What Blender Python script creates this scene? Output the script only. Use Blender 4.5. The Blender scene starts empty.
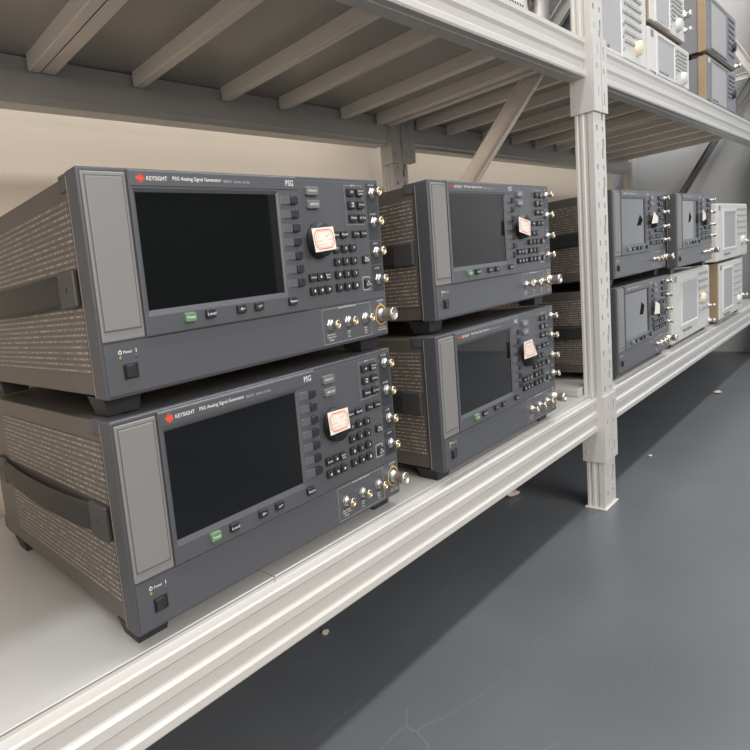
import bpy, bmesh, math, random
from mathutils import Matrix, Vector

S = 0.001                      # all dimensions below are written in millimetres
scene = bpy.context.scene
C = scene.collection
random.seed(7)

# ------------------------------------------------------------------ camera
cam_d = bpy.data.cameras.new('camera')
cam = bpy.data.objects.new('camera', cam_d)
C.objects.link(cam)
cam_d.sensor_width = 36.0
cam_d.sensor_fit = 'HORIZONTAL'
cam_d.lens = 528.812257 / 750 * 36
cam_d.shift_x = (375 - 157.786756) / 750
cam_d.shift_y = (361.449386 - 375) / 750
cam_d.clip_start = 0.01
cam_d.clip_end = 100
right = Vector((0.80949225, -0.573865, -0.12410176))
up = Vector((0.16524416, 0.01985304, 0.98605285))
back = -Vector((0.56339743, 0.81870924, -0.11089872))
m = Matrix((right, up, back)).transposed().to_4x4()
m.translation = Vector((-214.492, -392.325, 79.821)) * S
cam.matrix_world = m
scene.camera = cam

# ------------------------------------------------------------------ world, lamps, exposure
w = bpy.data.worlds.new('world')
scene.world = w
w.use_nodes = True
w.node_tree.nodes['Background'].inputs[0].default_value = (0.93, 0.96, 1.0, 1)
w.node_tree.nodes['Background'].inputs[1].default_value = 0.64

def area(name, loc, sx, sy, power, col, target):
    d = bpy.data.lights.new(name, 'AREA')
    d.shape = 'RECTANGLE'
    d.size, d.size_y = sx, sy
    d.energy = power
    d.color = col
    o = bpy.data.objects.new(name, d)
    C.objects.link(o)
    o.location = loc
    o.rotation_euler = (Vector(target) - Vector(loc)).to_track_quat('-Z', 'Y').to_euler()
    # keep long side along X
    return o

area('ceiling_strip_warm', (-1.1, -0.42, 2.6), 2.2, 0.14, 24, (0.95, 0.97, 1.0), (-1.1, -0.42, 0))
area('ceiling_strip_middle', (1.6, -0.42, 2.6), 2.4, 0.14, 36, (1.0, 0.96, 0.92), (1.6, -0.42, 0))
area('ceiling_strip_cool', (4.0, -0.42, 2.6), 2.0, 0.14, 40, (0.86, 0.93, 1.0), (4.0, -0.42, 0))
area('front_fill_warm', (-0.95, -2.55, 0.75), 1.6, 1.3, 34, (1.0, 0.85, 0.72), (0.0, 0.4, 0.15))  # added fill light from the aisle side, no real window there
area('front_fill_cool', (0.75, -2.6, 1.45), 1.5, 1.2, 34, (0.90, 0.95, 1.0), (1.5, 0.4, 0.15))  # second added fill, cooler, likewise without a window

scene.view_settings.view_transform = 'Standard'
scene.view_settings.look = 'None'
scene.view_settings.exposure = 0.6
scene.view_settings.gamma = 1.0
scene.view_settings.use_curve_mapping = False

# ------------------------------------------------------------------ materials
def mat(name, col, rough=0.5, metal=0.0, noise=0.0, nscale=20.0, bump=0.0, bscale=300.0, spec=0.5, coat=0.0):
    mt = bpy.data.materials.new(name)
    mt.use_nodes = True
    nt = mt.node_tree
    b = nt.nodes['Principled BSDF']
    b.inputs['Base Color'].default_value = (*col, 1)
    b.inputs['Roughness'].default_value = rough
    b.inputs['Metallic'].default_value = metal
    b.inputs['Specular IOR Level'].default_value = spec
    b.inputs['Coat Weight'].default_value = coat
    tc = nt.nodes.new('ShaderNodeTexCoord')
    if noise > 0:
        n = nt.nodes.new('ShaderNodeTexNoise')
        n.inputs['Scale'].default_value = nscale
        n.inputs['Detail'].default_value = 5
        nt.links.new(tc.outputs['Object'], n.inputs['Vector'])
        mx = nt.nodes.new('ShaderNodeMix')
        mx.data_type = 'RGBA'
        mx.inputs['A'].default_value = (*[c * (1 - noise) for c in col], 1)
        mx.inputs['B'].default_value = (*[min(1, c * (1 + noise)) for c in col], 1)
        nt.links.new(n.outputs['Fac'], mx.inputs['Factor'])
        nt.links.new(mx.outputs['Result'], b.inputs['Base Color'])
    if bump > 0:
        n2 = nt.nodes.new('ShaderNodeTexNoise')
        n2.inputs['Scale'].default_value = bscale
        nt.links.new(tc.outputs['Object'], n2.inputs['Vector'])
        bp = nt.nodes.new('ShaderNodeBump')
        bp.inputs['Strength'].default_value = bump
        bp.inputs['Distance'].default_value = 0.001
        nt.links.new(n2.outputs['Fac'], bp.inputs['Height'])
        nt.links.new(bp.outputs['Normal'], b.inputs['Normal'])
    return mt

M = {}
M['shelf'] = mat('cream_painted_steel', (0.55, 0.535, 0.505), 0.32, noise=0.05, nscale=6)
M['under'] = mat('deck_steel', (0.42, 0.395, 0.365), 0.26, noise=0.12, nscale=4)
M['bar'] = mat('bounce_lit_paint', (0.84, 0.77, 0.68), 0.30, noise=0.05, nscale=5)  # cream paint lightened to stand in for warm bounce light
M['slot_shade'] = mat('slot_shade_sheet', (0.13, 0.10, 0.08), 0.6)  # dark tone standing in for shade inside the post slots
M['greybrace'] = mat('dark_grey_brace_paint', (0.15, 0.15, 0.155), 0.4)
M['deck'] = mat('worn_deck_paint', (0.46, 0.45, 0.43), 0.27, noise=0.10, nscale=5)
M['frame'] = mat('slate_plastic_shaded', (0.068, 0.069, 0.076), 0.42, bump=0.10, bscale=900)  # same plastic as the panel, darkened for its shaded sides
M['panel'] = mat('slate_panel_paint', (0.086, 0.090, 0.100), 0.40, bump=0.15, bscale=1100)
M['pad'] = mat('grey_pad', (0.21, 0.205, 0.20), 0.5, bump=0.15, bscale=1200)
M['groove'] = mat('dark_groove', (0.09, 0.09, 0.092), 0.6)
M['case'] = mat('brown_grey_case', (0.098, 0.086, 0.075), 0.42, noise=0.06, nscale=12)
M['wedge'] = mat('grey_wedge', (0.105, 0.11, 0.12), 0.4)
M['rubber'] = mat('dark_rubber', (0.022, 0.023, 0.026), 0.48)
M['strap'] = mat('strap_rubber', (0.022, 0.021, 0.021), 0.5)
M['strapcap'] = mat('strap_cap_plastic', (0.05, 0.048, 0.048), 0.45)
M['silverkey'] = mat('silver_key', (0.15, 0.155, 0.16), 0.35)
M['greenkey'] = mat('green_key', (0.12, 0.24, 0.12), 0.45)
M['ink'] = mat('white_ink', (0.78, 0.77, 0.74), 0.5)
M['inkgrey'] = mat('grey_ink', (0.42, 0.41, 0.38), 0.5)
M['edge'] = mat('pale_edge', (0.24, 0.22, 0.20), 0.4)  # paler line along the side of the front frame
M['red'] = mat('red_ink', (0.70, 0.09, 0.035), 0.45)
M['yellow'] = mat('yellow_ink', (0.80, 0.45, 0.04), 0.45)
M['glass'] = mat('display_glass', (0.006, 0.007, 0.0075), 0.03, spec=0.5)
M['lcd'] = mat('pale_display', (0.33, 0.33, 0.325), 0.3, spec=0.6)
M['chrome'] = mat('nickel', (0.56, 0.55, 0.53), 0.36, metal=1.0)
M['knob'] = mat('knob_rubber', (0.012, 0.012, 0.014), 0.5)
M['gold'] = mat('gold_plate', (0.80, 0.58, 0.34), 0.30, metal=1.0)
M['palegold'] = mat('pale_gold_plate', (0.66, 0.56, 0.42), 0.34, metal=1.0)
M['darkstrip'] = mat('dark_print', (0.036, 0.038, 0.044), 0.4)
M['black'] = mat('black', (0.008, 0.008, 0.009), 0.6)
M['paper'] = mat('sticker_paper', (0.80, 0.74, 0.66), 0.7)
M['white'] = mat('white_plastic', (0.60, 0.595, 0.57), 0.4, bump=0.08, bscale=900)
M['whitekey'] = mat('pale_key', (0.36, 0.36, 0.34), 0.45)
M['tan'] = mat('tan_trim', (0.29, 0.215, 0.13), 0.5, noise=0.15, nscale=30)
M['greycase'] = mat('blue_grey_case', (0.17, 0.175, 0.19), 0.45)
M['greyfront'] = mat('steel_grey_front', (0.155, 0.168, 0.19), 0.4)
M['cream'] = mat('cream_knob', (0.75, 0.66, 0.48), 0.45)
M['led_y'] = mat('amber_lens', (0.32, 0.22, 0.05), 0.3)
M['led_g'] = mat('green_lens', (0.03, 0.11, 0.09), 0.3)
M['debris'] = mat('crumb', (0.55, 0.46, 0.38), 0.8)

def perforated():
    """brown-grey sheet with rows of small round vent holes with rim glints painted into the colour."""
    mt = mat('perforated_side', (0.098, 0.086, 0.075), 0.45)
    nt = mt.node_tree
    N, L = nt.nodes, nt.links
    b = N['Principled BSDF']
    tc = N.new('ShaderNodeTexCoord')
    sep = N.new('ShaderNodeSeparateXYZ')
    L.new(tc.outputs['Object'], sep.inputs[0])
    def mth(op, a, c=None, v=None):
        n = N.new('ShaderNodeMath'); n.operation = op
        for i, q in enumerate((a, c)):
            if q is None: continue
            if isinstance(q, (int, float)): n.inputs[i].default_value = q
            else: L.new(q, n.inputs[i])
        return n.outputs[0]
    py, pz = 0.0032, 0.00548
    yy = mth('DIVIDE', sep.outputs['Y'], py)
    zz = mth('DIVIDE', mth('SUBTRACT', sep.outputs['Z'], 0.0249 - 0.00548 / 2), pz)
    iz = mth('FLOOR', zz)
    iy = mth('FLOOR', yy)
    fy = mth('SUBTRACT', mth('FRACT', yy), 0.5)
    fz = mth('SUBTRACT', mth('FRACT', zz), 0.5)
    dy = mth('MULTIPLY', fy, py)
    dz = mth('MULTIPLY', fz, pz)
    r = mth('SQRT', mth('ADD', mth('MULTIPLY', dy, dy), mth('MULTIPLY', dz, dz)))
    hole = mth('LESS_THAN', r, 0.00125)
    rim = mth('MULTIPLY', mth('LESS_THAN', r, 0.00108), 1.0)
    # painted rim glint of random strength, part of the base colour
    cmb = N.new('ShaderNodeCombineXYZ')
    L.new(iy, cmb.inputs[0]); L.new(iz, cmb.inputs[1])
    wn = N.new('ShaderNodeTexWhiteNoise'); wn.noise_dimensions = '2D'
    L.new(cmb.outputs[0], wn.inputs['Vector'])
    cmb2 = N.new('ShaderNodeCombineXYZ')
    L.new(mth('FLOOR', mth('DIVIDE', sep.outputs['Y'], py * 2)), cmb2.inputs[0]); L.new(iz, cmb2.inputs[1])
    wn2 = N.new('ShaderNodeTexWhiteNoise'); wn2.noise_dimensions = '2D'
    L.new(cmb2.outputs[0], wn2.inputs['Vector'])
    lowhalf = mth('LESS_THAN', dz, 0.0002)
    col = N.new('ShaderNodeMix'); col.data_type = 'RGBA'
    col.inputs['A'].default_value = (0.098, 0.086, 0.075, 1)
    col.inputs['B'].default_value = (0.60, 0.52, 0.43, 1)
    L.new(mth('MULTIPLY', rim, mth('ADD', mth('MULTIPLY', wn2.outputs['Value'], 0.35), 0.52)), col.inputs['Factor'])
    col2 = N.new('ShaderNodeMix'); col2.data_type = 'RGBA'
    L.new(col.outputs['Result'], col2.inputs['A'])
    col2.inputs['B'].default_value = (0.02, 0.017, 0.015, 1)
    inner = mth('LESS_THAN', r, 0.0007)
    fac = mth('MULTIPLY', inner, mth('GREATER_THAN', wn.outputs['Value'], 0.45))
    L.new(fac, col2.inputs['Factor'])
    L.new(col2.outputs['Result'], b.inputs['Base Color'])
    return mt
M['perf'] = perforated()

def wall_mat():
    mt = mat('painted_wall', (0.76, 0.67, 0.555), 0.45, noise=0.04, nscale=1.5)
    nt = mt.node_tree
    N, L = nt.nodes, nt.links
    b = N['Principled BSDF']
    tc = N.new('ShaderNodeTexCoord')
    n = N.new('ShaderNodeTexNoise'); n.inputs['Scale'].default_value = 1.6
    L.new(tc.outputs['Object'], n.inputs['Vector'])
    bp = N.new('ShaderNodeBump'); bp.inputs['Strength'].default_value = 0.3
    bp.inputs['Distance'].default_value = 0.02
    L.new(n.outputs['Fac'], bp.inputs['Height'])
    L.new(bp.outputs['Normal'], b.inputs['Normal'])
    return mt
M['wall'] = wall_mat()
M['endwall'] = mat('grey_wall', (0.42, 0.43, 0.44), 0.5, noise=0.05, nscale=1.5)
M['farwall'] = mat('dark_reflected_wall', (0.045, 0.045, 0.048), 0.7)  # unseen wall, made dark so the displays reflect black

def floor_mat():
    mt = mat('grey_epoxy_floor', (0.17, 0.18, 0.195), 0.30)
    nt = mt.node_tree
    N, L = nt.nodes, nt.links
    b = N['Principled BSDF']
    tc = N.new('ShaderNodeTexCoord')
    n = N.new('ShaderNodeTexNoise'); n.inputs['Scale'].default_value = 3; n.inputs['Detail'].default_value = 6
    L.new(tc.outputs['Object'], n.inputs['Vector'])
    r = N.new('ShaderNodeValToRGB')
    r.color_ramp.elements[0].position = 0.3; r.color_ramp.elements[0].color = (0.088, 0.095, 0.103, 1)
    r.color_ramp.elements[1].position = 0.7; r.color_ramp.elements[1].color = (0.118, 0.125, 0.134, 1)
    L.new(n.outputs['Fac'], r.inputs[0])
    # long thin scratches: stretched voronoi edges, broken by noise
    mp = N.new('ShaderNodeMapping'); mp.inputs['Rotation'].default_value = (0, 0, 0.5); mp.inputs['Scale'].default_value = (1, 3.2, 1)
    L.new(tc.outputs['Object'], mp.inputs[0])
    nd = N.new('ShaderNodeTexNoise'); nd.inputs['Scale'].default_value = 4
    L.new(mp.outputs[0], nd.inputs['Vector'])
    ad = N.new('ShaderNodeVectorMath'); ad.operation = 'MULTIPLY_ADD'
    L.new(nd.outputs['Color'], ad.inputs[0]); ad.inputs[1].default_value = (0.12, 0.12, 0.12); L.new(mp.outputs[0], ad.inputs[2])
    v = N.new('ShaderNodeTexVoronoi'); v.feature = 'DISTANCE_TO_EDGE'; v.inputs['Scale'].default_value = 2.2
    L.new(ad.outputs[0], v.inputs['Vector'])
    lt = N.new('ShaderNodeMath'); lt.operation = 'LESS_THAN'; lt.inputs[1].default_value = 0.0025
    L.new(v.outputs['Distance'], lt.inputs[0])
    n3 = N.new('ShaderNodeTexNoise'); n3.inputs['Scale'].default_value = 7
    L.new(tc.outputs['Object'], n3.inputs['Vector'])
    gt = N.new('ShaderNodeMath'); gt.operation = 'GREATER_THAN'; gt.inputs[1].default_value = 0.54
    L.new(n3.outputs['Fac'], gt.inputs[0])
    ml = N.new('ShaderNodeMath'); ml.operation = 'MULTIPLY'
    L.new(lt.outputs[0], ml.inputs[0]); L.new(gt.outputs[0], ml.inputs[1])
    m2 = N.new('ShaderNodeMath'); m2.operation = 'MULTIPLY'; m2.inputs[1].default_value = 0.10
    L.new(ml.outputs[0], m2.inputs[0])
    mx = N.new('ShaderNodeMix'); mx.data_type = 'RGBA'
    L.new(m2.outputs[0], mx.inputs['Factor']); L.new(r.outputs[0], mx.inputs['A']); mx.inputs['B'].default_value = (0.5, 0.5, 0.5, 1)
    L.new(mx.outputs['Result'], b.inputs['Base Color'])
    n2 = N.new('ShaderNodeTexNoise'); n2.inputs['Scale'].default_value = 5
    L.new(tc.outputs['Object'], n2.inputs['Vector'])
    bp = N.new('ShaderNodeBump'); bp.inputs['Strength'].default_value = 0.12; bp.inputs['Distance'].default_value = 0.01
    L.new(n2.outputs['Fac'], bp.inputs['Height']); L.new(bp.outputs['Normal'], b.inputs['Normal'])
    return mt
M['floor'] = floor_mat()

# ------------------------------------------------------------------ mesh helpers (millimetres)
def new(): return bmesh.new()

def box(bm, x0, x1, y0, y1, z0, z1, bev=0.0, mi=0, seg=2):
    r = bmesh.ops.create_cube(bm, size=1.0)
    vs = r['verts']
    for v in vs:
        v.co = Vector((x0 if v.co.x < 0 else x1, y0 if v.co.y < 0 else y1, z0 if v.co.z < 0 else z1))
    fs = list({f for v in vs for f in v.link_faces})
    for f in fs: f.material_index = mi
    if bev > 0:
        es = list({e for v in vs for e in v.link_edges})
        rr = bmesh.ops.bevel(bm, geom=es, offset=bev, segments=seg, affect='EDGES', profile=0.5)
        for f in rr['faces']: f.material_index = mi
    return vs

def rot_box(bm, c, size, rx=0, ry=0, rz=0, bev=0.0, mi=0):
    t = bmesh.new()
    box(t, -size[0] / 2, size[0] / 2, -size[1] / 2, size[1] / 2, -size[2] / 2, size[2] / 2, bev)
    mm = Matrix.Translation(Vector(c)) @ Matrix.Rotation(rz, 4, 'Z') @ Matrix.Rotation(ry, 4, 'Y') @ Matrix.Rotation(rx, 4, 'X')
    merge(bm, t, mm, mi)

def merge(bm, t, mm=None, mi=None):
    if mm is not None: t.transform(mm)
    mp = {}
    for v in t.verts: mp[v] = bm.verts.new(v.co)
    for f in t.faces:
        try: nf = bm.faces.new([mp[v] for v in f.verts])
        except ValueError: continue
        nf.material_index = f.material_index if mi is None else mi
        nf.smooth = f.smooth
    t.free()

def key_shape(bm, cx, cz, w_, h_, y0, y1, r=1.6, mi=0, ch=0.8):
    """rounded-rectangle button rising from y0 to y1 (towards -Y) with a softened rim"""
    def loop(y, ins):
        out = []
        hw, hh, rr = w_ / 2 - ins, h_ / 2 - ins, max(r - ins * .5, .2)
        for sx, sz, a0 in ((1, 1, 0), (-1, 1, 90), (-1, -1, 180), (1, -1, 270)):
            for k in range(4):
                a = math.radians(a0 + k * 30)
                out.append(bm.verts.new((cx + sx * (hw - rr) + rr * math.cos(a), y, cz + sz * (hh - rr) + rr * math.sin(a))))
        return out
    ls = [loop(y0, 0), loop(y1 + ch, 0), loop(y1 + ch * .3, ch * .35), loop(y1, ch)]
    for a, b in zip(ls, ls[1:]):
        n = len(a)
        for i in range(n):
            f = bm.faces.new((a[i], a[(i + 1) % n], b[(i + 1) % n], b[i])); f.material_index = mi
    f = bm.faces.new(ls[-1]); f.material_index = mi

def lathe(bm, cx, cz, prof, n=20, sz=1.0, mi=0, close=True, smooth=True, axis='Y', flip=1):
    """prof: list of (radius, axial)"""
    rings = []
    for r, y in prof:
        rings.append([bm.verts.new((cx + r * math.cos(2 * math.pi * i / n), y, cz + sz * r * math.sin(2 * math.pi * i / n))) for i in range(n)])
    for a, b in zip(rings, rings[1:]):
        for i in range(n):
            f = bm.faces.new((a[i], a[(i + 1) % n], b[(i + 1) % n], b[i])); f.material_index = mi; f.smooth = smooth
    if close:
        f = bm.faces.new(rings[-1]); f.material_index = mi

def extrude_x(bm, prof, x0, x1, mi=0):
    a = [bm.verts.new((x0, y, z)) for y, z in prof]
    b = [bm.verts.new((x1, y, z)) for y, z in prof]
    n = len(prof)
    for i in range(n):
        f = bm.faces.new((a[i], a[(i + 1) % n], b[(i + 1) % n], b[i])); f.material_index = mi
    bm.faces.new(a).material_index = mi
    bm.faces.new(b[::-1]).material_index = mi

_text = {}
def text_geo(s):
    if s not in _text:
        cu = bpy.data.curves.new('t', 'FONT'); cu.body = s; cu.size = 1.0; cu.resolution_u = 2; cu.offset = 0.008
        cu.align_x = 'CENTER'; cu.align_y = 'CENTER'
        o = bpy.data.objects.new('t', cu); C.objects.link(o)
        dg = bpy.context.evaluated_depsgraph_get()
        me = bpy.data.meshes.new_from_object(o.evaluated_get(dg))
        bpy.data.objects.remove(o); bpy.data.curves.remove(cu)
        vs = [v.co.copy() for v in me.vertices]; fs = [tuple(p.vertices) for p in me.polygons]
        bpy.data.meshes.remove(me)
        _text[s] = (vs, fs)
    return _text[s]

def text(bm, s, cx, cz, width, height, y, mi=0, left=False):
    """flat lettering on a plane facing -Y; width = overall width in mm, height = line height"""
    vs, fs = text_geo(s)
    if not vs: return
    x0 = min(v.x for v in vs); x1 = max(v.x for v in vs); z0 = min(v.y for v in vs); z1 = max(v.y for v in vs)
    k = width / max(x1 - x0, 1e-6); kz = height / max(z1 - z0, 1e-6)
    ox = cx + width / 2 if left else cx
    nv = [bm.verts.new((ox + (v.x - (x0 + x1) / 2) * k, y, cz + (v.y - (z0 + z1) / 2) * kz)) for v in vs]
    for f in fs:
        try: bm.faces.new([nv[i] for i in f]).material_index = mi
        except ValueError: pass

def line_rect(bm, x0, x1, z0, z1, t, y, mi=0):
    for a in ((x0, x1, z0 - t / 2, z0 + t / 2), (x0, x1, z1 - t / 2, z1 + t / 2), (x0 - t / 2, x0 + t / 2, z0, z1), (x1 - t / 2, x1 + t / 2, z0, z1)):
        quad(bm, *a, y, mi)

def quad(bm, x0, x1, z0, z1, y, mi=0):
    f = bm.faces.new([bm.verts.new(p) for p in ((x0, y, z0), (x1, y, z0), (x1, y, z1), (x0, y, z1))]); f.material_index = mi

def obj(name, bm, mats, parent=None, loc=None):
    if not isinstance(mats, (list, tuple)): mats = [mats]
    bmesh.ops.scale(bm, vec=(S, S, S), verts=bm.verts)
    bmesh.ops.recalc_face_normals(bm, faces=bm.faces)
    me = bpy.data.meshes.new(name); bm.to_mesh(me); bm.free()
    for q in mats: me.materials.append(M[q] if isinstance(q, str) else q)
    o = bpy.data.objects.new(name, me); C.objects.link(o)
    if parent: o.parent = parent
    if loc: o.location = Vector(loc) * S
    return o

def tag(o, label, cat, group=None):
    o['label'] = label; o['category'] = cat
    if group: o['group'] = group
    return o

def struct(name, bm, mats):
    o = obj(name, bm, mats); o['kind'] = 'structure'; return o

def empty(name, loc=(0, 0, 0)):
    o = bpy.data.objects.new(name, None); C.objects.link(o); o.location = Vector(loc) * S
    o.empty_display_size = 0.02
    return o

def copy_tree(o, parent=None):
    c = o.copy(); C.objects.link(c)
    if parent: c.parent = parent
    for ch in list(o.children): copy_tree(ch, c)
    return c

# ------------------------------------------------------------------ the room
ZF = -477
WY = 505
XE = 3330
bm = new(); box(bm, -2500, XE + 100, -2800, WY + 80, ZF - 60, ZF); struct('floor', bm, 'floor')
bm = new(); box(bm, -2500, XE + 100, WY, WY + 80, ZF, 2900); struct('wall_back', bm, 'wall')
bm = new(); box(bm, XE, XE + 100, -260, WY, ZF, 2900); box(bm, XE, XE + 100, -2800, -1000, ZF, 2900); box(bm, XE, XE + 100, -1000, -260, 1800, 2900); struct('wall_right', bm, 'endwall')
bm = new(); box(bm, -2500, XE + 100, -2900, -2800, ZF, 2900); struct('wall_front', bm, 'farwall')

# ------------------------------------------------------------------ shelving
def beam_profile(zt, front=True):
    p = [(-2, 0), (-12.6, 0), (-14.6, -1.6), (-14.6, -9), (-11, -13.5), (-10.6, -26), (-14.6, -30.5), (-14.6, -40), (-11, -44.5),
         (-10.6, -56.5), (-14.6, -61), (-14.6, -69.5), (-12.8, -72), (-3.4, -72), (-3, -73.2), (-1.8, -73.2), (-1.4, -72), (15, -72), (15, -30), (-2, -30)]
    if front: return [(y, zt + z) for y, z in p]
    r = [(405, -66), (404, -62), (405, -58), (405, -26), (411, -26), (411, -1), (440, -1), (440, -72), (425, -72), (412, -72)]
    return [(y, zt + z) for y, z in r]

RACK = empty('shelving_unit', (1198, 200, ZF))
tag(RACK, 'long cream boltless steel shelving unit against the wall, carrying all the instruments', 'shelving')
RM_ = Matrix.Translation(RACK.location).inverted()
def attach(o):
    o.parent = RACK; o.matrix_parent_inverse = RM_
    return o
POSTS = (1159, 3233)
def beam(x0, x1, zt, front, label, hooks):
    bm = new(); extrude_x(bm, beam_profile(zt, front), x0, x1)
    root = obj('shelf_beam', bm, 'shelf')
    return attach(root)

BAYS = ((-900, 1142), (1216, 3216))
WH = {(-234, True): 'lower', (484, True): 'upper'}
zl, zu = -234, 483
b1 = beam(*BAYS[0], zl, True, 'cream ribbed front beam edging the lower shelf, under the two nearest instruments', 1)
b2 = beam(*BAYS[1], zl, True, 'cream ribbed front beam edging the lower shelf beyond the slotted post', 1)
b3 = beam(*BAYS[0], zu, True, 'cream ribbed front beam across the top of the photo, left of the slotted post', 1)
b4 = beam(*BAYS[1], zu, True, 'cream ribbed front beam of the upper shelf, right of the slotted post', 1)
b5 = beam(*BAYS[0], zu, False, 'cream rear beam of the upper shelf against the beige wall, above the nearest instruments', 1)
b6 = beam(*BAYS[1], zu, False, 'cream rear beam of the upper shelf beyond the rear post', 1)
b7 = beam(*BAYS[0], zl, False, 'cream rear beam of the lower shelf, behind the nearest instruments', 1)
b8 = beam(*BAYS[1], zl, False, 'cream rear beam of the lower shelf beyond the slotted post', 1)

# end connectors (part of each beam): an L plate hooked on the post with small slots
def slotted_plate(bm, x0, x1, z0, z1, y0, y1, holes, mi=0):
    """a plate x0..x1 by z0..z1 with rectangular through-holes (hx0,hx1,hz0,hz1)"""
    xs = sorted({x0, x1, *[h[0] for h in holes], *[h[1] for h in holes]})
    zs = sorted({z0, z1, *[h[2] for h in holes], *[h[3] for h in holes]})
    xs = [x for x in xs if x0 <= x <= x1]; zs = [z for z in zs if z0 <= z <= z1]
    def solid(i, j):
        if i < 0 or j < 0 or i >= len(xs) - 1 or j >= len(zs) - 1: return False
        cx, cz = (xs[i] + xs[i + 1]) / 2, (zs[j] + zs[j + 1]) / 2
        return not any(h[0] < cx < h[1] and h[2] < cz < h[3] for h in holes)
    V = {}
    def v(i, j, k):
        if (i, j, k) not in V: V[(i, j, k)] = bm.verts.new((xs[i], y0 if k == 0 else y1, zs[j]))
        return V[(i, j, k)]
    for i in range(len(xs) - 1):
        for j in range(len(zs) - 1):
            if not solid(i, j): continue
            bm.faces.new((v(i, j, 0), v(i + 1, j, 0), v(i + 1, j + 1, 0), v(i, j + 1, 0))).material_index = mi
            bm.faces.new((v(i, j, 1), v(i, j + 1, 1), v(i + 1, j + 1, 1), v(i + 1, j, 1))).material_index = mi
            if not solid(i - 1, j): bm.faces.new((v(i, j, 0), v(i, j + 1, 0), v(i, j + 1, 1), v(i, j, 1))).material_index = mi
            if not solid(i + 1, j): bm.faces.new((v(i + 1, j, 0), v(i + 1, j, 1), v(i + 1, j + 1, 1), v(i + 1, j + 1, 0))).material_index = mi
            if not solid(i, j - 1): bm.faces.new((v(i, j, 0), v(i, j, 1), v(i + 1, j, 1), v(i + 1, j, 0))).material_index = mi
            if not solid(i, j + 1): bm.faces.new((v(i, j + 1, 0), v(i + 1, j + 1, 0), v(i + 1, j + 1, 1), v(i, j + 1, 1))).material_index = mi

def connector_front(parent, px, zt, side):
    """side -1: connector of the beam arriving from the left (wraps the post's left face); +1 from the right"""
    bm = new()
    z0, z1 = zt - 139, zt + 3
    if side < 0:
        slotted_plate(bm, px - 3, px + 41, z0, z1, -26.5, -23.5, [(px + 14, px + 21, z0 + 80, z0 + 90), (px + 22, px + 26, z0 + 108, z0 + 126), (px + 22, px + 26, z0 + 30, z0 + 46)])
        # left leg along the post's side, tapered
        t = bmesh.new()
        pts = [(-23.5, z0), (12, z0), (12, z1 - 60), (-8, z1), (-23.5, z1)]
        a = [t.verts.new((px - 3.4, y, z)) for y, z in pts]; b = [t.verts.new((px - 0.6, y, z)) for y, z in pts]
        n = len(pts)
        for i in range(n): t.faces.new((a[i], a[(i + 1) % n], b[(i + 1) % n], b[i]))
        t.faces.new(a); t.faces.new(b[::-1])
        merge(bm, t)
        for zz in (z0 + 20, z0 + 62): lathe_x(bm, px - 3.4, 4, zz, 2.2, -1.6)
    else:
        slotted_plate(bm, px + 45, px + 77, z0, z1, -26.5, -23.5, [(px + 54, px + 61, z0 + 14, z0 + 38), (px + 54, px + 61, z0 + 74, z0 + 84), (px + 54, px + 60, z0 + 102, z0 + 126)])
        box(bm, px + 74, px + 77, -23.5, 10, z0, z1 - 10)
    return obj('beam_connector', bm, 'shelf', parent)

def lathe_x(bm, x, y, z, r, dx):
    vs = [bm.verts.new((x + dx, y + r * math.cos(a * math.pi / 4), z + r * math.sin(a * math.pi / 4))) for a in range(8)]
    v2 = [bm.verts.new((x, y + r * math.cos(a * math.pi / 4), z + r * math.sin(a * math.pi / 4))) for a in range(8)]
    bm.faces.new(vs)
    for i in range(8): bm.faces.new((vs[i], vs[(i + 1) % 8], v2[(i + 1) % 8], v2[i]))

connector_front(b1, 1143, zl, -1)
connector_front(b3, 1143, zu, -1)
connector_front(b2, 1143, zl, 1)
connector_front(b4, 1143, zu, 1)
def connector_rear(parent, px, zt, side):
    bm = new()
    x0, x1 = (px - 4, px + 26) if side < 0 else (px + 46, px + 80)
    slotted_plate(bm, x0, x1, zt - 120, zt, 400, 403, [((x0 + x1) / 2 - 3, (x0 + x1) / 2 + 3, zt - 100, zt - 88)])
    if side < 0: box(bm, x0 - 2, x0 + 1, 400, 432, zt - 120, zt)
    else: box(bm, x1 - 3, x1, 385, 403, zt - 120, zt)
    return obj('beam_connector', bm, 'shelf', parent)
connector_rear(b5, 1159, zu, -1); connector_rear(b6, 1159, zu, 1)

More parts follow.
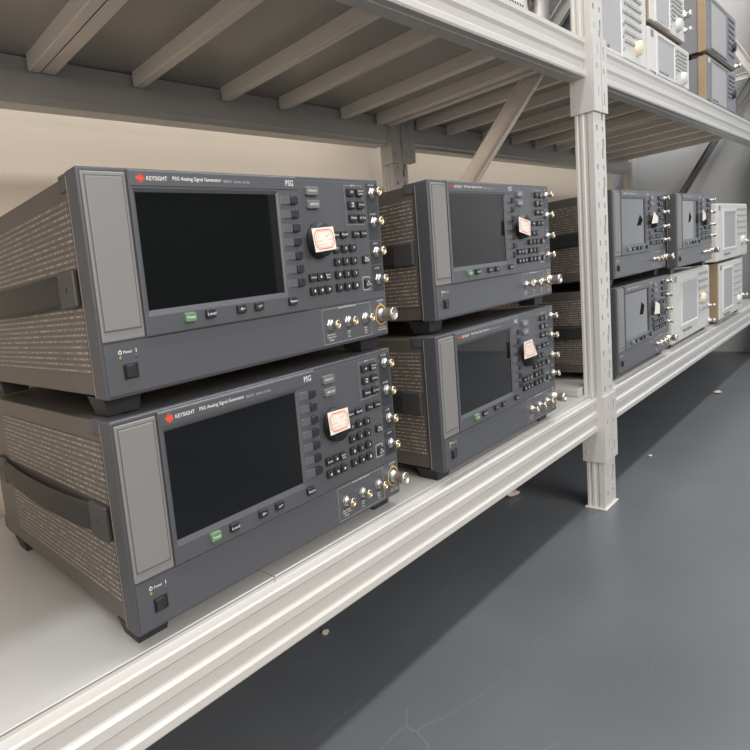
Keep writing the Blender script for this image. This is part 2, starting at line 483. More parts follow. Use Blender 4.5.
# posts with punched keyholes
def post(px, front, label):
    bm = new()
    y0, y1 = (-23, 7) if front else (404, 436)
    z0, z1 = ZF + 3, 1150
    holes = []
    z = z0 + 22
    while z < z1 - 60:
        holes += [(px + 15, px + 23, z, z + 11), (px + 50, px + 57, z, z + 10), (px + 51, px + 60, z + 42, z + 62), (px + 46, px + 56, z + 22, z + 42), (px + 20, px + 24, z + 40, z + 52)]
        z += 76
    slotted_plate(bm, px, px + 70, z0, z1, y0, y0 + 3, holes)
    box(bm, px + 3.2, px + 66.8, y0 + 5, y0 + 5.8, z0 + 4, z1 - 4, 0, 1)  # added dark sheet that makes the slots look shaded
    # left face: folded with two shallow flutes
    fl = [(y0 + 3, 0), (y0 + 9, 0), (y0 + 11, 1.4), (y0 + 15, 1.4), (y0 + 17, 0), (y0 + 21, 0), (y0 + 22.5, 1.2), (y0 + 25, 1.2), (y0 + 26.5, 0), (y1, 0)]
    for sx, ox in ((1, px), (-1, px + 70)):
        a = [bm.verts.new((ox + sx * d, y, z0)) for y, d in fl]; b = [bm.verts.new((ox + sx * d, y, z1)) for y, d in fl]
        a2 = [bm.verts.new((ox + sx * (d + 3), y, z0)) for y, d in fl]; b2 = [bm.verts.new((ox + sx * (d + 3), y, z1)) for y, d in fl]
        for i in range(len(fl) - 1):
            bm.faces.new((a[i], a[i + 1], b[i + 1], b[i])); bm.faces.new((a2[i], b2[i], b2[i + 1], a2[i + 1]))
        bm.faces.new((a[-1], a2[-1], b2[-1], b[-1]))
    box(bm, px + 3, px + 18, y1 - 3, y1, z0, z1); box(bm, px + 52, px + 67, y1 - 3, y1, z0, z1)
    o = obj('shelf_post', bm, ['shelf', 'slot_shade'])
    attach(o)
    bm = new(); box(bm, px - 7, px + 74, y0 - 4, y1 + 4, ZF + 0.2, ZF + 3, 0.6)
    obj('base_plate', bm, 'shelf', o)
    return o
post(1143, True, 'cream slotted front post standing on the grey floor at mid photo')
post(1159, False, 'cream slotted rear post against the beige wall behind the second stack')
post(3233, False, 'shaded rear post at the far end of the shelving, above the third stack')
post(3233, True, 'front post at the far right end of the shelving')

# diagonal braces (C channels) between front and rear posts
def brace(p0, p1, label, wd=26, mt='shelf'):
    """p0,p1 = (x,y,z) in mm of the channel's axis, in the plane of the upright frame"""
    a, b = Vector(p0), Vector(p1)
    d = (b - a); L = d.length; ang = math.atan2(d.z, d.y)
    t = bmesh.new()
    prof = [(-wd / 2, 0), (wd / 2, 0), (wd / 2, 14), (wd / 2 - 3, 14), (wd / 2 - 3, 3), (-wd / 2 + 3, 3), (-wd / 2 + 3, 14), (-wd / 2, 14)]
    # channel: width across (local z), depth along x, open towards -x
    v0 = [t.verts.new((14 - q, 0, p)) for p, q in prof]; v1 = [t.verts.new((14 - q, L, p)) for p, q in prof]
    n = len(prof)
    for i in range(n): t.faces.new((v0[i], v0[(i + 1) % n], v1[(i + 1) % n], v1[i]))
    t.faces.new(v0); t.faces.new(v1[::-1])
    bm = new()
    merge(bm, t, Matrix.Translation(a) @ Matrix.Rotation(ang, 4, 'X'))
    o = obj('frame_brace', bm, mt); return attach(o)
brace((1188, 82, 479), (1188, 398, 55), 'cream diagonal brace behind the slotted post, dropping behind the second stack', 38, 'bar')
brace((1204, 12, 610), (1204, 100, 500), 'cream diagonal brace above the upper shelf, beside the white spool')
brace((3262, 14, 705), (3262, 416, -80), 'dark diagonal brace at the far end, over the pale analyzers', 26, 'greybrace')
brace((3262, -6, 676), (3262, 130, 1000), 'pale brace rising at the top right corner of the photo')
brace((3262, -8, 718), (3262, 420, 717), 'pale level brace at the right edge, above the upper shelf')

bm = new(); box(bm, 1116, 1206, 9, 400, -227.8, -211, 1.2); attach(obj('spacer_board', bm, 'deck'))

# decks: folded sheet panels; each panel is its own thing
def panel(x0, x1, zt, bars, label, group):
    bm = new()
    box(bm, x0 + 0.7, x1 - 0.7, -2, 438, zt - 3, zt, 0.8, 0, 1)
    box(bm, x0 + 0.7, x1 - 0.7, -2, 0.2, zt - 6.2, zt - 1.5)
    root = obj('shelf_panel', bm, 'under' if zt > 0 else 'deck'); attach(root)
    for bx in bars:
        if x0 - 30 < bx < x1 - 2:
            t = new()
            wd, hh = 23, 27
            a = max(bx, x0 + 1); b = min(bx + wd, x1 - 1)
            pr = [(a, zt - 3.2), (b, zt - 3.2), (b, zt - hh), (b - 2, zt - hh - 1.5), (a + 2, zt - hh - 1.5), (a, zt - hh)]
            u = [t.verts.new((x, 15.5, z)) for x, z in pr]; v = [t.verts.new((x, 404.5, z)) for x, z in pr]
            n = len(pr)
            for i in range(n): t.faces.new((u[i], u[(i + 1) % n], v[(i + 1) % n], v[i]))
            t.faces.new(u); t.faces.new(v[::-1])
            obj('stiffener', t, 'bar', root)
    return root
x = 171 - 385 * 2
k = 0
lows = ['nearest lower shelf panel at the lower left corner, under the stacked instrument', 'lower shelf panel under the nearest instrument, meeting a seam at the front edge']
px_l = [-985, -599, -214, 171, 556, 941, 1326, 1711, 2096, 2481, 2866, 3251]
low_lab = {-985: 'lower shelf panel left of the photo', -599: 'lower shelf panel at the far left edge of the photo',
           -214: 'cream lower shelf panel at the left, left of the seam under the nearest instrument',
           171: 'cream lower shelf panel right of the seam, under the nearest instrument\'s connector end',
           556: 'cream lower shelf panel under the second stack', 941: 'cream lower shelf panel left of the slotted post, showing past the second stack',
           1326: 'cream lower shelf panel under the third stack, past the slotted post', 1711: 'cream lower shelf panel under the white analyzer',
           2096: 'cream lower shelf panel between white analyzer and tan-sided unit', 2481: 'cream lower shelf panel under the tan-sided unit',
           2866: 'cream lower shelf panel at the far end of the row'}
for a, b in zip(px_l, px_l[1:]):
    b_ = min(b, 3232)
    panel(a, b_, -228, (), low_lab[a], None)
bars = [-230, -40, 160, 184, 356, 566, 735, 951, 1100, 1150, 1290, 1457, 1680, 1899, 2091, 2290, 2480, 2680, 2880, 3080]
px_u = [-985, -600, -215, 182, 575, 755, 1125, 1490, 1890, 2290, 2690, 3211]
for i, (a, b) in enumerate(zip(px_u, px_u[1:])):
    lab = ['upper shelf panel left of the photo', 'upper shelf panel seen from below beyond the left edge', 'upper shelf panel seen from below at the top left corner',
           'upper shelf panel seen from below over the nearest instruments', 'narrow upper shelf panel seen from below, centre of the near bay',
           'upper shelf panel seen from below over the second stack', 'upper shelf panel seen from below right behind the slotted post',
           'upper shelf panel seen from below over the third stack', 'upper shelf panel seen from below over the fourth stack',
           'upper shelf panel seen from below over the pale analyzers', 'farthest upper shelf panel seen from below'][i]
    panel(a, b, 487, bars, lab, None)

# ------------------------------------------------------------------ signal generator
W, H, D = 426, 196.5, 351
KZ = 1.09                      # rounds stand a little taller than wide

def bnc(parent, cx, cz, big=False):
    bm = new()
    lathe(bm, cx, cz, [(6.8, 0), (6.8, -1.4), (5.6, -2.0)], 6, KZ, 0, smooth=False)
    lathe(bm, cx, cz, [(5.2, -2.3), (5.2, -3.6), (3.6, -4.0), (3.6, -6), (3.3, -9.0)], 16, KZ, 0, close=False)
    lathe(bm, cx, cz, [(3.3, -9.0), (4.9, -9.4), (5.0, -11.6), (4.3, -12.2), (3.3, -12.2), (3.0, -9)], 16, KZ, 2, close=False)
    box(bm, cx - 5.2, cx + 5.2, -8.4, -7.0, cz - .7, cz + .7, 0, 1)
    lathe(bm, cx, cz, [(3.0, -4.5), (3.0, -11.0), (1.2, -11.0), (1.2, -12.6)], 12, KZ, 1)
    o = obj('bnc_connector', bm, ['chrome', 'gold', 'palegold'], parent); return o

def ncon(parent, cx, cz):
    bm = new()
    lathe(bm, cx, cz, [(7.6, 0), (7.6, -3), (7.1, -3.4), (7.1, -13), (7.6, -13.4), (7.7, -18.6), (7.2, -19.4), (5.8, -19.4), (5.5, -13)], 24, KZ, 0, close=False)
    lathe(bm, cx, cz, [(5.5, -13.4), (2.2, -13.4), (2.2, -18), (1.2, -18.4)], 14, KZ, 1)
    o = obj('rf_connector', bm, ['chrome', 'gold'], parent); o['label'] = 'large nickel RF output connector'
    return o

def button(parent, cx, cz, w_, h_, legend=None, name='key', mt='rubber', yt=-4.2, r=1.8, lw=None, lh=2.4, label=None):
    bm = new()
    key_shape(bm, cx, cz, w_, h_, 0.2, yt, r, 0)
    if legend:
        rows = legend.split('|')
        for i, rw in enumerate(rows):
            zc = cz + (len(rows) - 1) * 1.6 - i * 3.2
            ww = min((lw if lw else len(rw) * 1.75) * 1.2, w_ - 1.2)
            text(bm, rw, cx, zc, ww, lh * 1.15, yt - 0.08, 1)
    o = obj(name, bm, [mt, 'ink'], parent)
    if label: o['label'] = label
    return o

def tri(bm, cx, cz, r, a, y, mi):
    f = bm.faces.new([bm.verts.new((cx + r * math.cos(a + k * 2.0944), y, cz + r * math.sin(a + k * 2.0944))) for k in range(3)]); f.material_index = mi

def signal_generator(label, title, model):
    g = empty('signal_generator')
    # case: body, darker rear
    bm = new(); box(bm, 3, W - 3, 20, D - 12, 2.5, 194, 1.5)
    box(bm, 6, W - 6, D - 12, D - 6, 6, 190, 1)
    for sx in (4, W - 18):
        for sz in (2, 176): box(bm, sx, sx + 14, D - 12, D, sz, sz + 18, 2, 1)
    obj('case', bm, ['case', 'frame'], g)
    for side, xx in ((-1, 2.6), (1, W - 2.6)):
        bm = new()
        for z0, z1 in ((22.2, 84), (114.2, 174.6)):
            box(bm, xx - 0.35, xx + 0.35, 25, 280, z0, z1)
        obj('vent_grille', bm, 'perf', g)
        # carrying strap with end caps
        bm = new()
        prev = None
        n = 16
        sec = []
        for i in range(n + 1):
            t = i / n; y = 44 + t * 250
            bulge = 2.5 + 6.5 * math.sin(math.pi * t) ** 0.7
            xc = xx + side * bulge
            zc = 99.5 - 3 * math.sin(math.pi * t)
            hh = 14.5
            sec.append([bm.verts.new((xc, y, zc - hh)), bm.verts.new((xc + side * 2.2, y, zc - hh + 3)), bm.verts.new((xc + side * 2.2, y, zc + hh - 3)), bm.verts.new((xc, y, zc + hh)), bm.verts.new((xc - side * 1.2, y, zc))])
        for a, b in zip(sec, sec[1:]):
            for i in range(5): bm.faces.new((a[i], a[(i + 1) % 5], b[(i + 1) % 5], b[i]))
        bm.faces.new(sec[0]); bm.faces.new(sec[-1][::-1])
        st = obj('carrying_strap', bm, 'strap', g)
        for y0, y1 in ((25, 56), (286, 315)):
            bm = new()
            a, b = sorted((xx + side * 0.2, xx + side * 6.5))
            box(bm, a, b, y0, y1, 82, 116, 2.2, 0, 2)
            lathe_x(bm, xx + side * 6.5, (y0 + y1) / 2, 99, 2.6, side * 0.6)
            obj('strap_cap', bm, 'strapcap', st)
    # front frame
    bm = new(); box(bm, 0, W, 0, 21, 0, H, 2.2, 0, 3)
    box(bm, 1.2, 26, 19, 37, 181, H, 2, 0); box(bm, W - 26, W - 1.2, 19, 37, 181, H, 2, 0)
    box(bm, 26, W - 26, 19, 37, 190, 195.5, 1, 0)
    box(bm, -0.3, 1, 17.8, 18.7, 2.5, 192, 0.2, 1)
    obj('front_frame', bm, ['frame', 'edge'], g)
    # panel skins
    bm = new()
    box(bm, 3.6, W - 3.6, -0.8, 0.6, 3.2, 47.6, 0.5)
    box(bm, 269.6, W - 3.6, -0.8, 0.6, 48.9, 192.4, 0.5)
    obj('front_panel', bm, 'panel', g)
    bm = new()
    box(bm, 3.2, 46.8, -1.6, 0.6, 49.6, 192.2, 1.2)
    box(bm, 6.9, 43.1, -2.5, -1, 59.0, 188.0, 0.8, 0)
    for a in ((6.0, 44.0, 58.1, 58.8), (6.0, 44.0, 188.2, 188.9), (6.0, 6.7, 58.1, 188.9), (43.3, 44.0, 58.1, 188.9)):
        box(bm, a[0], a[1], -1.75, -1.2, a[2], a[3], 0, 1)
    o = obj('blank_cover', bm, ['pad', 'groove'], g); o['label'] = 'plain light grey blank cover'
    # display bezel
    bm = new()
    def rl(x0, x1, z0, z1, y): return [bm.verts.new(p) for p in ((x0, y, z0), (x1, y, z0), (x1, y, z1), (x0, y, z1))]
    loops = [rl(48.6, 269, 48.8, 194.6, 0.5), rl(48.6, 269, 48.8, 194.6, -1.6), rl(49.8, 267.8, 50.0, 193.4, -2.8), rl(51.5, 236.6, 66.5, 178.6, -2.8), rl(54.8, 233.8, 72.4, 175.2, -0.5)]
    for a, b in zip(loops, loops[1:]):
        for i in range(4): bm.faces.new((a[i], a[(i + 1) % 4], b[(i + 1) % 4], b[i]))
    box(bm, 49.8, 267.8, -3.4, -2.6, 180.4, 193.2, 0.5, 0)
    obj('display_bezel', bm, 'panel', g)
    bm = new(); box(bm, 54.2, 234.4, -0.8, 0.4, 72, 175.6); box(bm, 232.2, 233.8, -1.1, -0.7, 72.6, 175, 0, 1)
    o = obj('display_screen', bm, ['glass', 'black'], g); o['label'] = 'dark glossy display'
    # soft keys with wedges
    for i in range(7):
        zc = 169.1 - i * 14.8
        bm = new()
        v = [bm.verts.new(p) for p in ((238.4, -2.7, zc - 4.4), (238.4, -2.7, zc + 4.4), (252.5, -2.7, zc + 4.4), (252.5, -2.7, zc - 4.4), (252.5, -4.6, zc + 4.0), (252.5, -4.6, zc - 4.0), (239, -3.3, zc + 4.0), (239, -3.3, zc - 4.0))]
        for f in ((7, 5, 4, 6), (0, 7, 6, 1), (6, 4, 2, 1), (7, 0, 3, 5), (3, 2, 4, 5)): bm.faces.new([v[q] for q in f])
        key_shape(bm, 258.2, zc, 11.0, 8.8, -2.6, -6.4, 2.0, 1)
        obj('softkey', bm, ['wedge', 'rubber'], g)
    # keys below the display
    button(g, 97.6, 61.0, 13, 9, 'Preset', 'preset_key', 'greenkey', -6.2, lw=8, label='green preset key')
    for cx, lg in ((123, 'Local'), (164.2, '\u2296-'), (189.4, '\u2296+'), (241.5, 'Return')):
        button(g, cx, 61.4, 12, 8.6, lg.replace('\u2296', 'o'), 'key', 'rubber', -6.2, lw=None if len(lg) > 2 else 5)
    # frequency / amplitude
    button(g, 291.6, 179.6, 20.5, 9.6, 'FREQUENCY', 'wide_key', 'silverkey', -4.5, lw=13, lh=2.2)
    button(g, 292.4, 165.0, 20.5, 9.6, 'AMPLITUDE', 'wide_key', 'silverkey', -4.5, lw=12, lh=2.2)
    for cx, cz, lg in ((364, 179.5, 'AM'), (381.6, 179.2, 'Sweep|List'), (364.2, 164.4, 'FM|PM'), (382, 164.4, 'Utility'), (364.6, 149.2, 'Pulse'), (382.6, 149, 'LF Out'),
                       (327.5, 130.2, 'Save'), (344, 130.2, 'Recall'), (367.6, 130.2, 'Trig'), (383.4, 130.1, 'Help')):
        big = cz > 140
        button(g, cx, cz, 12.4 if big else 11.4, 9.6 if big else 8.6, lg, 'key', 'rubber', -4.4, lh=2.2)
    for r_, row in enumerate(('789', '456', '123', '0.-')):
        for c_, ch in enumerate(row):
            button(g, 328.2 + c_ * 15.9, 114 - r_ * 15.0, 11, 9.4, ch, 'number_key', 'rubber', -4.4, lw=2.0, lh=3.0)
    button(g, 384, 98.8, 11, 9.6, 'Mod|On/Off', 'key', 'rubber', -4.4)
    button(g, 383.9, 69.4, 10.6, 9.8, 'RF|On/Off', 'key', 'rubber', -4.6)
    bm = new()
    for c_, lg in enumerate(('Hold', None, 'Incr|Set')):
        if lg: button(g, 280.5 + c_ * 13, 84, 10.4, 9.2, lg, 'key', 'rubber', -4.4, lh=2.0)
    bm.free()
    for cx, cz, a in ((293.5, 84, math.pi / 2), (280.5, 68.8, math.pi), (293.5, 68.8, -math.pi / 2), (306.6, 68.9, 0)):
        bm = new(); key_shape(bm, cx, cz, 10.4, 9.2, .2, -4.4, 1.8, 0); tri(bm, cx, cz, 2.3, a, -4.5, 1)
        obj('arrow_key', bm, ['rubber', 'ink'], g)
    # knob
    bm = new()
    lathe(bm, 296.5, 124.8, [(18.6, -0.6), (18.6, -3), (17.9, -4), (17.3, -10.5), (16, -12), (0.5, -12)], 40, KZ, 0)
    kn = obj('tuning_knob', bm, 'knob', g)
    # power switch
    bm = new(); box(bm, 20, 35.4, -1.6, 0.5, 15.4, 29, 0.6)
    sw = obj('power_switch', bm, 'black', g)
    bm = new()
    v = [bm.verts.new(p) for p in ((21.2, -1.4, 16.6), (34.2, -1.4, 16.6), (34.2, -1.4, 27.8), (21.2, -1.4, 27.8), (21.2, -4.4, 17.4), (28, -2.2, 17.4), (28, -2.2, 27), (21.2, -4.4, 27))]
    for f in ((4, 5, 6, 7), (0, 4, 7, 3), (3, 7, 6, 2), (0, 1, 5, 4), (1, 2, 6, 5)): bm.faces.new([v[q] for q in f])
    obj('rocker', bm, 'rubber', sw)
    for cx, mt in ((18.6, 'led_y'), (35.2, 'led_g')):
        bm = new(); lathe(bm, cx, 34.6, [(1.4, -.7), (1.3, -1.3), (.5, -1.6)], 10, KZ); obj('indicator_light', bm, mt, g)
    # connectors
    for cx, cz in ((410, 179), (410.2, 143.4), (410.4, 106.6), (410.4, 72.6), (307, 27.2), (341, 27.2), (375.6, 27.2)): bnc(g, cx, cz)
    ncon(g, 410.4, 27.2)
    # dark connector strips and lettering
    bm = new()
    for z0, z1 in ((122, 191), (91.5, 120.5), (57.5, 90)): quad(bm, 397.4, 421, z0, z1, -0.87, 2)
    bm2 = bm
    y = -0.95
    line_rect(bm2, 354, 389.6, 141.4, 187.8, 0.45, y, 1)
    quad(bm2, 366, 377, 187, 188.8, y - .03, 3); text(bm2, 'MENUS', 371.5, 187.8, 8, 1.8, y - .06, 0)
    line_rect(bm2, 292.8, 387.6, 5, 45.6, 0.5, y, 1)
    quad(bm2, 321, 361, 44.4, 46.8, y - .03, 3); text(bm2, 'Internal Pulse Generator', 341, 45.6, 36, 2.6, y - .06, 0)
    text(bm2, 'EXT 1 INPUT', 409.6, 189, 12, 1.9, y); text(bm2, 'EXT 2 INPUT', 409.6, 153.6, 12, 1.9, y)
    text(bm2, 'LF OUTPUT', 409.6, 117.4, 11, 1.9, y); text(bm2, 'ALC INPUT', 409.6, 86.6, 10, 1.9, y)
    for cx, rows in ((307, ('Gate/Pulse/', 'Trigger Input', '50 Ohm')), (341, ('Pulse', 'Sync', 'Out')), (375.6, ('Pulse', 'Video', 'Out'))):
        for i, rw in enumerate(rows): text(bm2, rw, cx, 15.6 - i * 3.2, len(rw) * 1.35, 2.2, y)
    text(bm2, 'RF OUTPUT', 410, 45.2, 13, 2.2, y); text(bm2, '50 Ohm', 410, 41.8, 6, 1.8, y)
    text(bm2, 'Reverse Power', 411, 11.6, 15, 1.9, y); text(bm2, '4 W MAX 30 VDC', 410, 8.6, 20, 1.9, y)
    text(bm2, 'Power', 26.8, 39.4, 9, 2.6, y)
    quad(bm2, 35.1, 35.8, 37.8, 41.4, y)
    # standby symbol: ring
    for i in range(14):
        a0, a1 = math.pi * (0.62 + i * 1.76 / 14), math.pi * (0.62 + (i + 1) * 1.76 / 14)
        bm2.faces.new([bm2.verts.new((18.8 + r * math.cos(a), y, 39.6 + r * math.sin(a))) for r, a in ((1.9, a0), (1.9, a1), (1.2, a1), (1.2, a0))])
    quad(bm2, 18.5, 19.1, 39.8, 42, y)
    # frame of the RF key
    line_rect(bm2, 377, 391, 61.6, 77.2, 1.5, y - .05, 1)
    # yellow ring round the RF connector (open to the lower right)
    for i in range(26):
        a0, a1 = math.radians(-45 + i * -0 + i * 12.2 - 0), 0
        a0 = math.radians(20 + i * 11.4); a1 = math.radians(20 + (i + 1) * 11.4)
        f = bm2.faces.new([bm2.verts.new((410.4 + r * math.cos(a), y - .04, 27.2 + KZ * r * math.sin(a))) for r, a in ((12.2, a0), (12.2, a1), (10.9, a1), (10.9, a0))]); f.material_index = 4
    obj('connector_lettering', bm2, ['ink', 'inkgrey', 'darkstrip', 'panel', 'yellow', 'red'], g)
    bm2 = new()
    # maker's mark: jagged red wave
    y2 = -3.5
    hs = [1.6, 3.0, 4.4, 2.6, 4.6, 3.4, 1.8]
    pts_ = [(-4.6, 0), (-3.6, 1.9), (-2.7, -2.7), (-1.7, 3.8), (-.6, -4.4), (.5, 4.4), (1.6, -3.8), (2.7, 2.9), (3.6, -1.8), (4.6, 0)]
    for (ax, az), (bx_, bz) in zip(pts_, pts_[1:]):
        f = bm2.faces.new([bm2.verts.new((60.6 + qx, y2, 187 + qz)) for qx, qz in ((ax - .62, az), (bx_ - .62, bz), (bx_ + .62, bz), (ax + .62, az))]); f.material_index = 5
    for i, h_ in enumerate([]):
        cxx = 56.6 + i * 1.35
        dzz = (0.8 if i % 2 else -0.8)
        f = bm2.faces.new([bm2.verts.new(p) for p in ((cxx - .85, y2, 187 - h_ * .35 + dzz), (cxx, y2, 187 - h_ + dzz), (cxx + .85, y2, 187 + h_ * .35 + dzz * .4), (cxx, y2, 187 + h_ + dzz))]); f.material_index = 5
    for i in range(0):
        f = bm2.faces.new([bm2.verts.new((60.6 + 3.2 * math.cos(a * math.pi / 5), y2 + .02, 187 + 2.6 * math.sin(a * math.pi / 5))) for a in range(10)]); f.material_index = 5
    obj('maker_mark', bm2, ['ink', 'inkgrey', 'groove', 'panel', 'yellow', 'red'], g)
    bm2 = new()
    text(bm2, 'KEYSIGHT', 67.4, 187.1, 22.8, 3.7, y2, 0, left=True)
    text(bm2, title, 96.4, 187.1, 59.4, 4.4, y2, 0, left=True)
    text(bm2, model, 158.8, 186.6, 10.8, 2.3, y2, 1, left=True)
    text(bm2, '250 kHz - 20 GHz', 172.4, 186.4, 22, 2.3, y2, 1, left=True)
    text(bm2, 'PSG', 254.6, 187.2, 12, 6.2, y2, 0)
    obj('title_lettering', bm2, ['ink', 'inkgrey', 'groove', 'panel', 'yellow', 'red'], g)
    # feet
    for fx in (4, W - 44):
        for fy in (13, 285):
            bm = new()
            v = [bm.verts.new(p) for p in ((fx, fy, 1), (fx + 40, fy, 1), (fx + 40, fy + 30, 1), (fx, fy + 30, 1), (fx + 4, fy + 2, -15.8), (fx + 37, fy + 2, -15.8), (fx + 37, fy + 26, -15.8), (fx + 4, fy + 26, -15.8))]
            for f in ((0, 1, 2, 3), (4, 7, 6, 5), (0, 4, 5, 1), (1, 5, 6, 2), (2, 6, 7, 3), (3, 7, 4, 0)): bm.faces.new([v[q] for q in f])
            obj('foot', bm, 'strap', g)
    g['label'] = label; g['category'] = 'signal generator'
    return g

GRP = 'signal generators stacked on the lower shelf'
gA = signal_generator('upper of the two nearest dark grey signal generators, with a tilted price sticker', 'PSG Analog Signal Generator', 'E8257D')
gB = copy_tree(gA)
gC = signal_generator('upper dark grey signal generator of the second stack, left of the slotted post', 'PSG Vector Signal Generator', 'E8267D')
gD, gE, gF, gG = (copy_tree(gC) for _ in range(4))
def place(g, x, y, z, rz=0.0, label=None):
    g.location = Vector((x, y, z)) * S; g.rotation_euler = (0, 0, rz); g['group'] = GRP
    if label: g['label'] = label
place(gA, -2, 0, 1.2)
place(gB, -5.1, -4.1, -212.4, 0.007, 'nearest dark grey signal generator standing on the lower shelf, bottom left')
place(gC, 531.1, -7.4, 3.6, 0.007)
place(gD, 514.9, -13.4, -212.4, 0.009, 'lower dark grey signal generator of the second stack, left of the slotted post')
place(gE, 1298, -9.2, 3.4, 0, 'upper dark signal generator just right of the slotted post, display washed pale grey')
place(gF, 1294.3, -12.6, -212.4, -0.002, 'lower dark signal generator just right of the slotted post, standing on the shelf')
place(gG, 1743, -27.4, -2.6, 0.002, 'dark signal generator resting on top of the white analyzer')

# price stickers on the knobs (each a part of its own unit's knob)
def sticker(g, pts, y, label, red=True):
    """pts: four corners (x,z) relative to the unit, TL TR BR BL"""
    kn = [c for c in g.children if c.name.startswith('tuning_knob')][0]
    bm = new()
    fr = [bm.verts.new((px, y + dy, pz)) for (px, pz), dy in zip(pts, (0, -1.0, -2.2, -0.6))]
    bk = [bm.verts.new((v.co.x, v.co.y + 0.4, v.co.z)) for v in fr]
    bm.faces.new(fr); bm.faces.new(bk[::-1])
    for i in range(4): bm.faces.new((fr[i], bk[i], bk[(i + 1) % 4], fr[(i + 1) % 4]))
    P = [v.co.copy() for v in fr]
    def uv(u, v, off=-0.12):
        a = P[0].lerp(P[1], u); b = P[3].lerp(P[2], u)
        q = a.lerp(b, v); q.y += off; return q
    def ln(pp, t, mi):
        for (u0, v0), (u1, v1) in zip(pp, pp[1:]):
            dx, dz = u1 - u0, v1 - v0; l = math.hypot(dx, dz); nx, nz = -dz / l * t, dx / l * t * 1.4
            bm.faces.new([bm.verts.new(uv(*q)) for q in ((u0 - nx, v0 - nz), (u1 - nx, v1 - nz), (u1 + nx, v1 + nz), (u0 + nx, v0 + nz))]).material_index = mi
    if red:
        o_ = [(.2, .1), (.8, .1), (.94, .28), (.94, .72), (.8, .9), (.2, .9), (.06, .72), (.06, .28), (.2, .1)]
        ln(o_, .014, 1)
        ln([(.5 + (a - .5) * .84, .5 + (b - .5) * .84) for a, b in o_], .005, 1)
        ln([(.14, .56), (.86, .56)], .006, 1); ln([(.18, .72), (.82, .72)], .005, 1)
        ln([(.22, .42), (.30, .30), (.36, .44), (.44, .32), (.5, .42), (.58, .30), (.64, .44), (.72, .32), (.78, .30)], .012, 2)
    o = obj('price_sticker', bm, ['paper', 'red', 'inkgrey'], kn)
    o['label'] = label
sticker(gA, [(272, 136.8), (308.5, 138.2), (310, 112.8), (275.5, 110.6)], -13.5, 'white price sticker with a red octagonal border')
sticker(gB, [(271, 145), (307, 144), (307.6, 119.5), (273, 118.4)], -13.5, 'white price sticker with a red octagonal border')
sticker(gC, [(256, 140), (298, 132), (293, 108), (254, 116)], -14, 'white price sticker with a red octagonal border, one corner lifted')
sticker(gD, [(254, 152), (284, 153), (300, 124), (252, 124)], -14, 'white price sticker with a red border, hung askew')
sticker(gE, [(258, 143), (286, 129), (276, 116), (232, 115)], -14.5, 'plain white paper sticker', False)
sticker(gF, [(240, 142), (270, 132), (264, 109), (226, 112)], -14.5, 'plain white paper sticker', False)
sticker(gG, [(220, 150), (250, 135), (243, 122), (210, 117)], -15, 'plain white paper sticker', False)

